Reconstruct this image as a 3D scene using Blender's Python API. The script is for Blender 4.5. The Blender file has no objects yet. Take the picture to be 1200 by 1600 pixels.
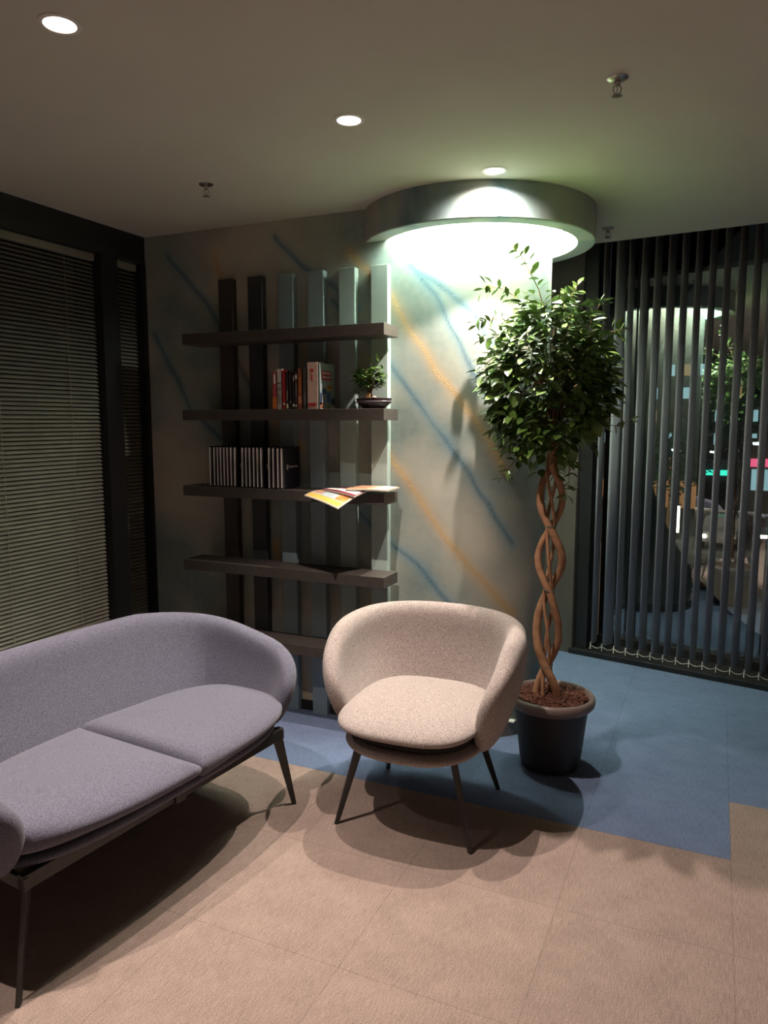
import bpy, bmesh, math, random
from math import sin, cos, pi, radians, sqrt, atan2
from mathutils import Vector, Matrix
random.seed(7)
SC = bpy.context.scene
COL = SC.collection
# ------------------------------------------------------------ camera
YAW, PITCH, EYE = radians(24.1), math.atan(142/1155), 1.5
cam = bpy.data.cameras.new('camera'); camo = bpy.data.objects.new('camera', cam); COL.objects.link(camo)
cam.sensor_fit = 'VERTICAL'; cam.sensor_height = 36; cam.lens = 36*1155/1600; cam.clip_start = .05; cam.clip_end = 300
camo.location = (0, 0, EYE); camo.rotation_euler = (pi/2-PITCH, 0, YAW)
SC.camera = camo
# ------------------------------------------------------------ world and view
w = bpy.data.worlds.new('night'); SC.world = w; w.use_nodes = True
w.node_tree.nodes['Background'].inputs[0].default_value = (.010, .016, .030, 1)
w.node_tree.nodes['Background'].inputs[1].default_value = 1.0
SC.view_settings.view_transform = 'Standard'; SC.view_settings.look = 'None'
SC.view_settings.exposure = 0.0; SC.view_settings.gamma = 1.0; SC.view_settings.use_curve_mapping = False
CEIL = 2.479
WARM = (1.0, .84, .73)
# spot lights of the recessed downlights: x, y, watts
LAMPS = [(-1.54, 1.47, 142), (-1.15, 2.29, 142), (-.85, 2.965, 160),
         (-1.93, .65, 140), (1.0, -.2, 100), (2.0, .9, 120), (1.9, 2.6, 90), (1.3, -1.3, 120)]  # all after the first here are added unseen, to brighten room and ceiling
LED_STRENGTH = 240

# ------------------------------------------------------------ helpers
def newobj(name, me, parent=None, mat=None):
    o = bpy.data.objects.new(name, me); COL.objects.link(o)
    if parent is not None: o.parent = parent
    if mat is not None: me.materials.append(mat)
    return o
def mesh(name, vs, fs, mat, parent=None, smooth=False, loc=None):
    me = bpy.data.meshes.new(name); me.from_pydata([tuple(v) for v in vs], [], [tuple(f) for f in fs])
    bm = bmesh.new(); bm.from_mesh(me); bmesh.ops.recalc_face_normals(bm, faces=bm.faces[:]); bm.to_mesh(me); bm.free()
    if smooth:
        for p in me.polygons: p.use_smooth = True
    o = newobj(name, me, parent, mat)
    if loc: o.location = loc
    return o
class MB:
    def __init__(s): s.v = []; s.f = []
    def add(s, vs, fs):
        n = len(s.v); s.v += [tuple(v) for v in vs]; s.f += [tuple(i+n for i in f) for f in fs]; return s
    def box(s, a, b, M=None):
        x0, y0, z0 = a; x1, y1, z1 = b
        vs = [(x0,y0,z0),(x1,y0,z0),(x1,y1,z0),(x0,y1,z0),(x0,y0,z1),(x1,y0,z1),(x1,y1,z1),(x0,y1,z1)]
        if M: vs = [M @ Vector(v) for v in vs]
        return s.add(vs, [(0,3,2,1),(4,5,6,7),(0,1,5,4),(1,2,6,5),(2,3,7,6),(3,0,4,7)])
    def lathe(s, prof, n=48, c=(0,0,0), sx=1, sy=1, close=False):
        vs = []; fs = []
        for r, z in prof:
            for i in range(n):
                a = 2*pi*i/n; vs.append((c[0]+r*cos(a)*sx, c[1]+r*sin(a)*sy, c[2]+z))
        m = len(prof); rg = m if close else m-1
        for j in range(rg):
            k = (j+1) % m
            for i in range(n):
                fs.append((j*n+i, j*n+(i+1)%n, k*n+(i+1)%n, k*n+i))
        if not close:
            if prof[0][0] > 1e-6: fs.append(tuple(range(n-1, -1, -1)))
            if prof[-1][0] > 1e-6: fs.append(tuple((m-1)*n+i for i in range(n)))
        return s.add(vs, fs)
    def tube(s, pts, rad, n=10):
        pts = [Vector(p) for p in pts]; rad = rad if isinstance(rad, (list, tuple)) else [rad]*len(pts)
        vs = []; fs = []; up = Vector((0.13, .98, .1))
        for i, p in enumerate(pts):
            t = (pts[min(i+1, len(pts)-1)]-pts[max(i-1, 0)]).normalized()
            u = t.cross(up)
            if u.length < .05: u = t.cross(Vector((1, 0, 0)))
            u.normalize(); v = t.cross(u)
            for k in range(n):
                a = 2*pi*k/n; vs.append(p+(u*cos(a)+v*sin(a))*rad[i])
        for i in range(len(pts)-1):
            for k in range(n): fs.append((i*n+k, i*n+(k+1)%n, (i+1)*n+(k+1)%n, (i+1)*n+k))
        fs.append(tuple(range(n-1, -1, -1))); fs.append(tuple((len(pts)-1)*n+k for k in range(n)))
        return s.add(vs, fs)
    def prism(s, poly, y0, y1):      # polygon in x,z extruded along y
        n = len(poly); vs = [(x, y0, z) for x, z in poly]+[(x, y1, z) for x, z in poly]
        return s.add(vs, [tuple(range(n)), tuple(range(2*n-1, n-1, -1))]+[(i, (i+1)%n, (i+1)%n+n, i+n) for i in range(n)])
    def build(s, name, mat, parent=None, smooth=False, bevel=0, seg=2):
        o = mesh(name, s.v, s.f, mat, parent, smooth)
        if bevel:
            b = o.modifiers.new('bevel', 'BEVEL'); b.width = bevel; b.segments = seg; b.limit_method = 'ANGLE'
        if smooth and not bevel:
            try:
                o.data.set_sharp_from_angle(angle=radians(40))
            except Exception: pass
        return o
def tag(o, label=None, cat=None, group=None, kind=None):
    if label: o['label'] = label
    if cat: o['category'] = cat
    if group: o['group'] = group
    if kind: o['kind'] = kind
    return o
def thing(name, label, cat, loc=(0,0,0), rz=0, group=None):
    o = bpy.data.objects.new(name, None); COL.objects.link(o); o.location = loc; o.rotation_euler = (0,0,rz)
    o.empty_display_size = .1
    return tag(o, label, cat, group)
def struct(o): o['kind'] = 'structure'; return o
def dup(root, loc=None, rz=None):
    r = root.copy(); COL.objects.link(r)
    if loc is not None: r.location = loc
    if rz is not None: r.rotation_euler = (0,0,rz)
    for ch in list(root.children):
        c = ch.copy(); COL.objects.link(c); c.parent = r
        for g in list(ch.children):
            d = g.copy(); COL.objects.link(d); d.parent = c
    return r

# ------------------------------------------------------------ materials
def M(name, col=(.5,.5,.5), rough=.6, metal=0, emis=None, es=0, col2=None, scale=40, bump=0, bscale=None, detail=3, spec=.5, sheen=0, obj=True, ramp=(.35,.65)):
    m = bpy.data.materials.new(name); m.use_nodes = True
    nt = m.node_tree; b = nt.nodes['Principled BSDF']
    b.inputs['Base Color'].default_value = (*col, 1); b.inputs['Roughness'].default_value = rough
    b.inputs['Metallic'].default_value = metal; b.inputs['Specular IOR Level'].default_value = spec
    if sheen: b.inputs['Sheen Weight'].default_value = sheen; b.inputs['Sheen Roughness'].default_value = .6
    if emis: b.inputs['Emission Color'].default_value = (*emis, 1); b.inputs['Emission Strength'].default_value = es
    tc = nt.nodes.new('ShaderNodeTexCoord')
    n = nt.nodes.new('ShaderNodeTexNoise'); n.inputs['Scale'].default_value = scale; n.inputs['Detail'].default_value = detail
    nt.links.new(tc.outputs['Object'], n.inputs['Vector'])
    r = nt.nodes.new('ShaderNodeValToRGB')
    c2 = col2 if col2 else tuple(c*.82 for c in col)
    r.color_ramp.elements[0].color = (*c2, 1); r.color_ramp.elements[1].color = (*col, 1)
    r.color_ramp.elements[0].position = ramp[0]; r.color_ramp.elements[1].position = ramp[1]
    nt.links.new(n.outputs['Fac'], r.inputs[0]); nt.links.new(r.outputs[0], b.inputs['Base Color'])
    if bump:
        n2 = nt.nodes.new('ShaderNodeTexNoise'); n2.inputs['Scale'].default_value = bscale or scale; n2.inputs['Detail'].default_value = 2
        nt.links.new(tc.outputs['Object'], n2.inputs['Vector'])
        bp = nt.nodes.new('ShaderNodeBump'); bp.inputs['Strength'].default_value = bump; bp.inputs['Distance'].default_value = .002
        nt.links.new(n2.outputs['Fac'], bp.inputs['Height']); nt.links.new(bp.outputs[0], b.inputs['Normal'])
    return m
MAT = dict(
    ceiling=M('ceiling_paint', (.54,.535,.475), .9, col2=(.52,.515,.455), scale=3),
    room=M('room_wall_paint', (.42,.40,.37), .85, scale=3),
    dark_panel=M('dark_brown_panel', (.085,.073,.062), .55, col2=(.07,.06,.052), scale=6, bump=.1, bscale=120),
    black_frame=M('black_aluminium', (.012,.012,.013), .45, scale=20),
    black_gap=M('black_gap', (.01,.01,.01), .9, scale=20),
    shelf=M('shelf_brown', (.066,.056,.050), .5, col2=(.054,.045,.040), scale=30, bump=.05, bscale=200),
    steel=M('dark_steel', (.042,.040,.038), .42, metal=.3, col2=(.035,.033,.031), scale=30),
    skirting=M('column_skirting_grey', (.20,.19,.17), .5, scale=20),
    white_plastic=M('white_plastic', (.75,.75,.72), .4, scale=20),
    chair_fabric=M('grey_taupe_wool', (.42,.36,.34), .95, col2=(.20,.16,.15), scale=300, bump=.5, bscale=500, sheen=.15, ramp=(.38,.62)),
    sofa_fabric=M('slate_purple_wool', (.128,.127,.180), .95, col2=(.062,.061,.094), scale=300, bump=.5, bscale=500, sheen=.15, ramp=(.38,.62)),
    under=M('black_gap_shade', (.02,.018,.018), .9, scale=50),  # black colour standing in for shade in the gap under the cushions
    pot=M('dark_plastic_pot', (.020,.016,.016), .5, col2=(.016,.013,.013), scale=20),
    pot_rim=M('pot_rim_brown', (.19,.14,.13), .4, col2=(.16,.12,.11), scale=20),
    soil=M('bark_mulch_brown', (.12,.035,.018), .9, col2=(.05,.016,.010), scale=60, bump=1, bscale=90),
    bark=M('ficus_bark', (.36,.19,.10), .75, col2=(.24,.12,.06), scale=30, bump=.4, bscale=80),
    twig=M('ficus_twig', (.20,.13,.06), .8, scale=40),
    tie=M('green_grey_tie', (.07,.09,.08), .6, scale=40),
    leaf=M('ficus_leaf', (.15,.26,.055), .34, col2=(.05,.11,.022), scale=14, ramp=(.3,.7), spec=.8),
    leaf2=M('bonsai_leaf', (.13,.22,.045), .35, col2=(.04,.09,.02), scale=40, spec=.6),
    venetian=M('venetian_olive_grey', (.24,.235,.195), .5, col2=(.21,.205,.17), scale=8),
    cord=M('blind_cord', (.35,.33,.26), .8, scale=60),
    vertical=M('vertical_blind_grey', (.40,.42,.46), .8, col2=(.36,.38,.42), scale=200),
    weight=M('white_blind_weight', (.75,.74,.70), .5, scale=30),
    chrome=M('chrome', (.5,.48,.45), .25, metal=.9, scale=20),
    lampwhite=M('white_trim_ring', (.75,.73,.70), .4, scale=20),
    lens=M('lamp_lens', (1,1,1), .5, emis=(1,.86,.74), es=9),
    led=M('led_strip', (1,1,1), .5, emis=(.88,1,.80), es=LED_STRENGTH),
    asphalt=M('asphalt', (.16,.15,.14), .8, scale=2),
    facade=M('dark_facade', (.06,.075,.08), .8, scale=.6),
    facade2=M('grey_facade', (.10,.09,.085), .8, scale=.6),
    gap_glass=M('dark_window_glass', (.02,.025,.03), .15, scale=3),
    lit_cool=M('lit_window_cool', (.3,.4,.4), .5, emis=(.50,.82,.90), es=1.0),
    lit_warm=M('lit_window_warm', (.4,.3,.2), .5, emis=(1,.55,.22), es=.4),
    shop=M('shop_front_glow', (.4,.2,.1), .5, emis=(1,.42,.15), es=.5, scale=1.2, col2=(.1,.05,.03)),
    sign_green=M('green_lit_sign', (.1,.7,.5), .5, emis=(.05,.95,.66), es=2.2),
    sign_red=M('red_lit_sign', (.7,.1,.2), .5, emis=(1,.12,.25), es=2.0),
    lamp_cool=M('street_lamp_cool', (1,1,1), .5, emis=(.72,1,.96), es=40),
    headlight=M('headlight', (1,1,1), .5, emis=(1,.86,.66), es=22),
    pylon=M('lit_pylon', (1,1,1), .5, emis=(1,.84,.60), es=9),
    car_dark=M('car_paint_dark', (.03,.035,.05), .25, scale=2),
    car_silver=M('car_paint_silver', (.22,.22,.23), .25, metal=.5, scale=2),
    car_white=M('car_paint_white', (.45,.45,.45), .25, scale=2),
    tyre=M('tyre', (.015,.015,.015), .9, scale=20),
    tree=M('street_tree_leaf', (.05,.11,.03), .7, col2=(.02,.05,.015), scale=1),
)
def batten_mat(i, c): return M('batten_paint_%s' % i, c, .55, col2=tuple(x*.92 for x in c), scale=12)

def glass_mat():
    m = bpy.data.materials.new('coated_window_glass'); m.use_nodes = True; nt = m.node_tree
    for n in list(nt.nodes): nt.nodes.remove(n)
    o = nt.nodes.new('ShaderNodeOutputMaterial'); mx = nt.nodes.new('ShaderNodeMixShader')
    g = nt.nodes.new('ShaderNodeBsdfGlossy'); g.inputs['Roughness'].default_value = 0.0; g.inputs['Color'].default_value = (.95,1,1,1)
    t = nt.nodes.new('ShaderNodeBsdfTransparent'); t.inputs['Color'].default_value = (.80,.86,.86,1)
    f = nt.nodes.new('ShaderNodeFresnel'); f.inputs['IOR'].default_value = 3.4
    nt.links.new(f.outputs[0], mx.inputs[0])
    nt.links.new(t.outputs[0], mx.inputs[1]); nt.links.new(g.outputs[0], mx.inputs[2]); nt.links.new(mx.outputs[0], o.inputs[0])
    return m
GLASS = glass_mat()

def carpet_mat():
    m = bpy.data.materials.new('carpet_tiles'); m.use_nodes = True; nt = m.node_tree; b = nt.nodes['Principled BSDF']
    N = nt.nodes.new; L = nt.links.new
    g = N('ShaderNodeNewGeometry'); sep = N('ShaderNodeSeparateXYZ'); L(g.outputs['Position'], sep.inputs[0])
    def math_(op, a, bb=None, c=None):
        n = N('ShaderNodeMath'); n.operation = op
        for i, x in enumerate((a, bb, c)):
            if x is None: continue
            if isinstance(x, (int, float)): n.inputs[i].default_value = x
            else: L(x, n.inputs[i])
        return n.outputs[0]
    X, Y = sep.outputs[0], sep.outputs[1]
    # blue field: beyond y=2.66 left of x=.118, beyond y=3.085 to the right of it
    b1 = math_('MULTIPLY', math_('GREATER_THAN', Y, 2.66), math_('LESS_THAN', X, .118))
    blue = math_('MAXIMUM', b1, math_('GREATER_THAN', Y, 3.09))
    tx = math_('DIVIDE', math_('ADD', X, 20-.118), .5); ty = math_('DIVIDE', math_('ADD', Y, 20-2.66), .5)
    fx = math_('FRACT', tx); fy = math_('FRACT', ty)
    edge = math_('MAXIMUM', math_('ABSOLUTE', math_('SUBTRACT', fx, .5)), math_('ABSOLUTE', math_('SUBTRACT', fy, .5)))
    seam = math_('GREATER_THAN', edge, .4955)
    cell = N('ShaderNodeCombineXYZ'); L(math_('FLOOR', tx), cell.inputs[0]); L(math_('FLOOR', ty), cell.inputs[1])
    wn = N('ShaderNodeTexWhiteNoise'); wn.noise_dimensions = '2D'; L(cell.outputs[0], wn.inputs['Vector'])
    # pile direction turns on each tile: streaky noise
    n1 = N('ShaderNodeTexNoise'); n1.inputs['Scale'].default_value = 260; n1.inputs['Detail'].default_value = 3; L(g.outputs['Position'], n1.inputs['Vector'])
    n2 = N('ShaderNodeTexNoise'); n2.inputs['Scale'].default_value = 9; n2.inputs['Detail'].default_value = 5; L(g.outputs['Position'], n2.inputs['Vector'])
    mp = N('ShaderNodeMapping'); mp.inputs['Scale'].default_value = (300, 25, 1); L(g.outputs['Position'], mp.inputs[0])
    n3 = N('ShaderNodeTexNoise'); n3.inputs['Scale'].default_value = 1; L(mp.outputs[0], n3.inputs['Vector'])
    mixn = math_('ADD', math_('MULTIPLY', n1.outputs['Fac'], .55), math_('ADD', math_('MULTIPLY', n3.outputs['Fac'], .3), math_('MULTIPLY', n2.outputs['Fac'], .15)))
    def ramp(c0, c1):
        r = N('ShaderNodeValToRGB'); r.color_ramp.elements[0].position = .38; r.color_ramp.elements[1].position = .62
        r.color_ramp.elements[0].color = (*c0, 1); r.color_ramp.elements[1].color = (*c1, 1); L(mixn, r.inputs[0]); return r.outputs[0]
    brown = ramp((.20,.15,.13), (.37,.285,.25)); bl = ramp((.085,.12,.20), (.165,.21,.335))
    mx = N('ShaderNodeMix'); mx.data_type = 'RGBA'; L(blue, mx.inputs[0]); L(brown, mx.inputs[6]); L(bl, mx.inputs[7])
    val = math_('MULTIPLY', math_('ADD', .94, math_('MULTIPLY', wn.outputs['Value'], .10)), math_('SUBTRACT', 1, math_('MULTIPLY', seam, .16)))
    sc = N('ShaderNodeVectorMath'); sc.operation = 'SCALE'; L(mx.outputs[2], sc.inputs[0]); L(val, sc.inputs['Scale'])
    L(sc.outputs[0], b.inputs['Base Color']); b.inputs['Roughness'].default_value = 1; b.inputs['Specular IOR Level'].default_value = .1
    bp = N('ShaderNodeBump'); bp.inputs['Strength'].default_value = .6; bp.inputs['Distance'].default_value = .003
    L(n1.outputs['Fac'], bp.inputs['Height']); L(bp.outputs[0], b.inputs['Normal'])
    return m

def mural_mat():
    m = bpy.data.materials.new('mural_plaster'); m.use_nodes = True; nt = m.node_tree; b = nt.nodes['Principled BSDF']
    N = nt.nodes.new; L = nt.links.new
    uv = N('ShaderNodeUVMap'); uv.uv_map = 'UVMap'
    ao = N('ShaderNodeAttribute'); ao.attribute_name = 'streak'
    sep = N('ShaderNodeSeparateColor'); L(ao.outputs['Color'], sep.inputs[0])
    def noise(s, d=3, dist=0):
        n = N('ShaderNodeTexNoise'); n.inputs['Scale'].default_value = s; n.inputs['Detail'].default_value = d; n.inputs['Distortion'].default_value = dist
        L(uv.outputs[0], n.inputs['Vector']); return n.outputs['Fac']
    def mix(f, a, c, typ='MIX'):
        n = N('ShaderNodeMix'); n.data_type = 'RGBA'; n.blend_type = typ
        for i, x in ((0, f), (6, a), (7, c)):
            if isinstance(x, tuple): n.inputs[i].default_value = (*x, 1)
            elif isinstance(x, (int, float)): n.inputs[i].default_value = x
            else: L(x, n.inputs[i])
        return n.outputs[2]
    def mr(x, a, c, lo=0, hi=1):
        n = N('ShaderNodeMapRange'); n.inputs[1].default_value = a; n.inputs[2].default_value = c; n.inputs[3].default_value = lo; n.inputs[4].default_value = hi
        L(x, n.inputs[0]); return n.outputs[0]
    def mu(a, c, op='MULTIPLY'):
        n = N('ShaderNodeMath'); n.operation = op
        for i, x in enumerate((a, c)):
            if isinstance(x, (int, float)): n.inputs[i].default_value = x
            else: L(x, n.inputs[i])
        return n.outputs[0]
    base = mix(mr(noise(1.5, 2), .40, .62), (.185,.235,.22), (.45,.43,.36))
    base = mix(mr(noise(2.3, 2, .5), .52, .72, 0, .65), base, (.155,.24,.265))
    grain = noise(30, 4)
    base = mix(mr(grain, .3, .7, 0, .12), base, (.55,.53,.48))
    vor = N('ShaderNodeTexVoronoi'); vor.feature = 'DISTANCE_TO_EDGE'; vor.inputs['Scale'].default_value = 75; L(uv.outputs[0], vor.inputs['Vector'])
    crack = mr(vor.outputs['Distance'], .0, .07, 1, 0)
    wide_o = mu(sep.outputs['Green'], .55); wide_b = mu(sep.outputs['Alpha'] if 'Alpha' in sep.outputs else sep.outputs['Blue'], .6)
    c = mix(mu(wide_o, .75), base, (.58,.36,.17))
    c = mix(mu(ao.outputs['Alpha'], .58), c, (.15,.27,.33))
    co = mu(sep.outputs['Red'], mr(crack, 0, 1, .50, 1.0)); cb = mu(sep.outputs['Blue'], mr(crack, 0, 1, .50, 1.0))
    c = mix(mu(co, .68), c, (.50,.30,.085)); c = mix(mu(cb, .95), c, (.030,.095,.155))
    L(c, b.inputs['Base Color']); b.inputs['Roughness'].default_value = .6; b.inputs['Specular IOR Level'].default_value = .3
    hh = mu(mu(mu(sep.outputs['Red'], sep.outputs['Blue'], 'MAXIMUM'), crack), mu(grain, .25), 'ADD')
    bp = N('ShaderNodeBump'); bp.inputs['Strength'].default_value = .5; bp.inputs['Distance'].default_value = .003
    L(hh, bp.inputs['Height']); L(bp.outputs[0], b.inputs['Normal'])
    return m
MURAL = mural_mat()

# ------------------------------------------------------------ structure
WY = 3.24; CX, CY, CR = -1.1, 3.59, .35
XL = -2.86; XR = 3.0; YB = -2.4
wdir = Vector((.977, -.215, 0)); wn_ = Vector((.215, .977, 0)); W0 = Vector((-.746, 4.786, 0))
def wpt(t, off=0, z=0):  # along the right window line, off = towards outside
    p = W0 + wdir*t + wn_*off; return Vector((p.x, p.y, z))
TR = (XR-W0.x)/.977
p0 = wpt(-1.2, .4); p1 = wpt(TR, .4)
struct(mesh('floor', [(XL-.15,YB,0),(XR,YB,0),(p1.x,p1.y,0),(p0.x,p0.y,0),(-3.01,p0.y,0),
                      (XL-.15,YB,-.1),(XR,YB,-.1),(p1.x,p1.y,-.1),(p0.x,p0.y,-.1),(-3.01,p0.y,-.1)],
            [(0,1,2,3,4),(9,8,7,6,5),(0,5,6,1),(1,6,7,2),(2,7,8,3),(3,8,9,4),(4,9,5,0)], carpet_mat()))
# ceiling: ends in a slot in front of the right window, above it a dark pocket
c0 = Vector((-2.0, 4.52)); c1 = Vector((XR, 3.946))
poly = [(XL, YB), (XR, YB), (c1.x, c1.y), (c0.x, c0.y), (XL, 4.52)]
struct(mesh('ceiling', [(x,y,CEIL) for x,y in poly]+[(x,y,CEIL+.03) for x,y in poly],
            [(0,1,2,3,4),(9,8,7,6,5)]+[(i,(i+1)%5,(i+1)%5+5,i+5) for i in range(5)], MAT['ceiling']))
cp = MB(); cp.box((-3.05, YB, CEIL+.30), (XR, 5.3, CEIL+.34)).build('ceiling', MAT['black_gap'])
struct(bpy.data.objects['ceiling.001'] if 'ceiling.001' in bpy.data.objects else bpy.data.objects['ceiling'])

STREAK_O = [[(-.532,2.291),(-.432,2.195),(-.326,2.086),(-.22,1.92),(-.061,1.698),(.092,1.523),(.245,1.276)],
            [(-.349,1.372),(-.183,1.163),(-.021,.944),(.163,.739),(.294,.594)],
            [(-1.306,2.36),(-1.254,2.116),(-1.183,1.822),(-.994,1.558),(-.809,1.366)],
            [(-.97,.864),(-.898,.599),(-.791,.061)]]
STREAK_B = [[(-.205,2.205),(-.095,2.07),(-.033,1.953),(.059,1.78),(.148,1.609)],
            [(-.22,2.21),(-.034,2.08),(.085,1.976),(.173,1.836)],
            [(-.62,2.075),(-.483,1.948),(-.349,1.808),(-.186,1.598),(-.027,1.406),(.156,1.129),(.286,.931)],
            [(-.487,1.057),(-.349,.938),(-.182,.825),(-.018,.654),(.106,.509)],
            [(-.938,2.404),(-.795,2.254),(-.619,2.15),(-.483,2.037)],
            [(-1.617,2.371),(-1.375,2.124),(-1.259,1.955),(-1.108,1.69)],
            [(-1.722,1.977),(-1.48,1.561),(-1.158,1.294)]]
def segd(p, pl):
    best = 9
    for (ax, ay), (bx, by) in zip(pl, pl[1:]):
        dx, dy = bx-ax, by-ay; L2 = dx*dx+dy*dy
        t = max(0, min(1, ((p[0]-ax)*dx+(p[1]-ay)*dy)/L2))
        d = math.hypot(p[0]-ax-t*dx, p[1]-ay-t*dy)
        if d < best: best = d
    return best
def wall_point(s, z):
    if s <= 0: return (CX+s, WY, z)
    a = s/CR; return (CX+CR*sin(a), CY-CR*cos(a), z)
from mathutils import noise as mnoise
def build_wall():
    S = []; s = XL-CX
    while s < -.001: S.append(s); s += .010
    S.append(0.0); s = .009
    while s < CR*radians(300): S.append(s); s += (.009 if s < .7 else .03)
    Z = [CEIL*i/250 for i in range(251)]
    vs = [wall_point(s, z) for z in Z for s in S]; n = len(S)
    fs = [(j*n+i, j*n+i+1, (j+1)*n+i+1, (j+1)*n+i) for j in range(len(Z)-1) for i in range(n-1)]
    # the body of the flat wall behind its face
    me = bpy.data.meshes.new('wall_back'); me.from_pydata(vs, [], fs)
    uvl = me.uv_layers.new(name='UVMap'); ca = me.color_attributes.new('streak', 'FLOAT_COLOR', 'POINT')
    for lp in me.loops:
        vi = lp.vertex_index; uvl.data[lp.index].uv = (S[vi % n], Z[vi//n])
    for vi in range(len(vs)):
        s, z = S[vi % n], Z[vi//n]
        wob = mnoise.noise(Vector((s*9, z*9, 1)))*.012
        thick = .75+.5*mnoise.noise(Vector((s*4, z*4, 7)))
        do = min(segd((s+wob, z), l) for l in STREAK_O) if s < .8 else 9
        db = min(segd((s+wob, z), l) for l in STREAK_B) if s < .8 else 9
        g = lambda d, w_: math.exp(-(d/w_)**2)
        ca.data[vi].color = (min(1, g(do, .014*thick)*1.2), g(do, .034), min(1, g(db, .012*thick)*1.2), g(db, .032))
    for p in me.polygons: p.use_smooth = True
    o = newobj('wall_back', me, None, MURAL); struct(o)
    # mass behind
    b = MB().box((XL, WY+.004, 0), (CX-.12, WY+.12, CEIL-.001)).build('wall_back', MAT['room']); struct(b)
build_wall()
# ring soffit round the column head
ring = MB(); R0, R1, RZ = .551, .468, 2.329
ring.lathe([(R0, CEIL), (R0, RZ+.004), (R0-.004, RZ), (R1+.003, RZ), (R1, RZ+.003), (R1, CEIL)], 96, (CX, 3.565, 0), close=False)
ro = ring.build('trim_1', MURAL, smooth=True); struct(ro)
# drop the end caps of the lathe so the recess is open
bm = bmesh.new(); bm.from_mesh(ro.data)
bmesh.ops.delete(bm, geom=[f for f in bm.faces if len(f.verts) > 8], context='FACES'); 
uvl = bm.loops.layers.uv.new('UVMap'); cl = bm.verts.layers.float_color.new('streak')
def ang(v): return atan2(v.x-CX, -(v.y-3.565))
for f in bm.faces:
    for l in f.loops: l[uvl].uv = (ang(l.vert.co)*R0+3, l.vert.co.z*2+(.2 if abs(l.vert.co.z-RZ) < .01 else 0))
for v in bm.verts:
    a = ang(v.co)*R0
    v[cl] = (0, math.exp(-((a+.42)/.05)**2)*.7, max(math.exp(-((a+.13-(v.co.z-2.4)*.4)/.035)**2), math.exp(-((a-.26)/.035)**2))*.9, max(math.exp(-((a+.13)/.08)**2), math.exp(-((a-.26)/.09)**2), math.exp(-((a+.30)/.05)**2), .45+.35*mnoise.noise(Vector((a*3, v.co.z*4, 2)))))
bm.to_mesh(ro.data); bm.free()
# concealed led strip in the recess
led = thing('cove_light', 'ring of greenish white light recessed under the round soffit of the column', 'light', (CX, 3.565, CEIL-.03))
k = MB(); k.lathe([(.452, -.004), (.448, -.010), (.40, -.012), (.395, -.004), (.40, .004), (.448, .004)], 96, close=True).build('diffuser', MAT['led'], led, smooth=True)
struct(MB().lathe([(CR+.012, 0), (CR+.012, .066), (CR+.006, .07), (CR-.01, .07)], 72, (CX, CY, 0)).build('baseboard_column', MAT['skirting'], smooth=True))
struct(MB().box((XL, WY-.012, 0), (CX-.14, WY+.002, .05)).build('baseboard_back', MAT['black_gap']))
# small white cable outlet on the column foot
so = thing('cable_outlet', 'small white outlet clip on the foot of the column beside the plant pot', 'outlet', wall_point(.30, .07))
MB().box((-.022, -.03, 0), (.022, .004, .008)).build('clip', MAT['white_plastic'], so, bevel=.002)

# wall return behind the column, dark panel beside the window, room walls outside the frame
struct(MB().box((-1.75, WY+.12, 0), (-1.62, 5.0, CEIL+.3)).build('wall_return', MAT['dark_panel']))
def wbox(name, t0, t1, o0, o1, z0, z1, mat, parent=None, bevel=0):
    a, b, c, d = wpt(t0, o0), wpt(t1, o0), wpt(t1, o1), wpt(t0, o1)
    vs = [(p.x, p.y, z) for z in (z0, z1) for p in (a, b, c, d)]
    m = MB(); m.add(vs, [(0,3,2,1),(4,5,6,7),(0,1,5,4),(1,2,6,5),(2,3,7,6),(3,0,4,7)]); return m.build(name, mat, parent, bevel=bevel)
struct(wbox('wall_right', -1.0, -.04, -.02, .12, 1.075, CEIL+.3, MAT['dark_panel']))
struct(wbox('wall_right', -1.0, -.04, -.035, .12, 0, 1.068, MAT['dark_panel']))
struct(wbox('wall_right', -.04, .045, -.0, .20, 0, CEIL+.3, MAT['black_frame']))
struct(MB().box((XR, YB, 0), (XR+.1, 4.6, CEIL+.3)).build('wall_east', MAT['room']))
struct(MB().box((XL-.1, YB-.1, 0), (XR+.1, YB, CEIL+.3)).build('wall_front', MAT['room']))
# right window: sill, frame, panes
struct(wbox('trim_2', -.06, TR, -.045, .24, 0, .035, MAT['black_frame'], bevel=.004))
win = struct(wbox('window_1', .045, TR, .19, .24, .035, .085, MAT['black_frame']))
wbox('top_frame', .045, TR, .19, .24, 2.62, 2.76, MAT['black_frame'], win)
wbox('mullion', 2.35, 2.41, .18, .24, .085, 2.62, MAT['black_frame'], win)
for t0, t1 in ((.045, 2.35), (2.41, TR)):
    wbox('glass_pane', t0, t1, .205, .215, .085, 2.62, GLASS, win)

# left window: black header, mullions, glass
wl = struct(MB().box((XL-.14, YB, 2.335), (XL, WY, CEIL)).build('window_2', MAT['black_frame'], bevel=.003))
MB().box((XL-.14, 2.915, 0), (XL, 3.03, 2.335)).build('mullion', MAT['black_frame'], wl)
MB().box((XL-.14, WY-.03, 0), (XL, WY, 2.335)).build('mullion', MAT['black_frame'], wl)
MB().box((XL-.14, .60, 0), (XL, .715, 2.335)).build('mullion', MAT['black_frame'], wl)
MB().box((XL-.14, YB, 0), (XL, WY, .06)).build('sill', MAT['black_frame'], wl)
MB().box((XL-.125, YB, .06), (XL-.115, WY, 2.335)).build('glass_pane', GLASS, wl)

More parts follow.
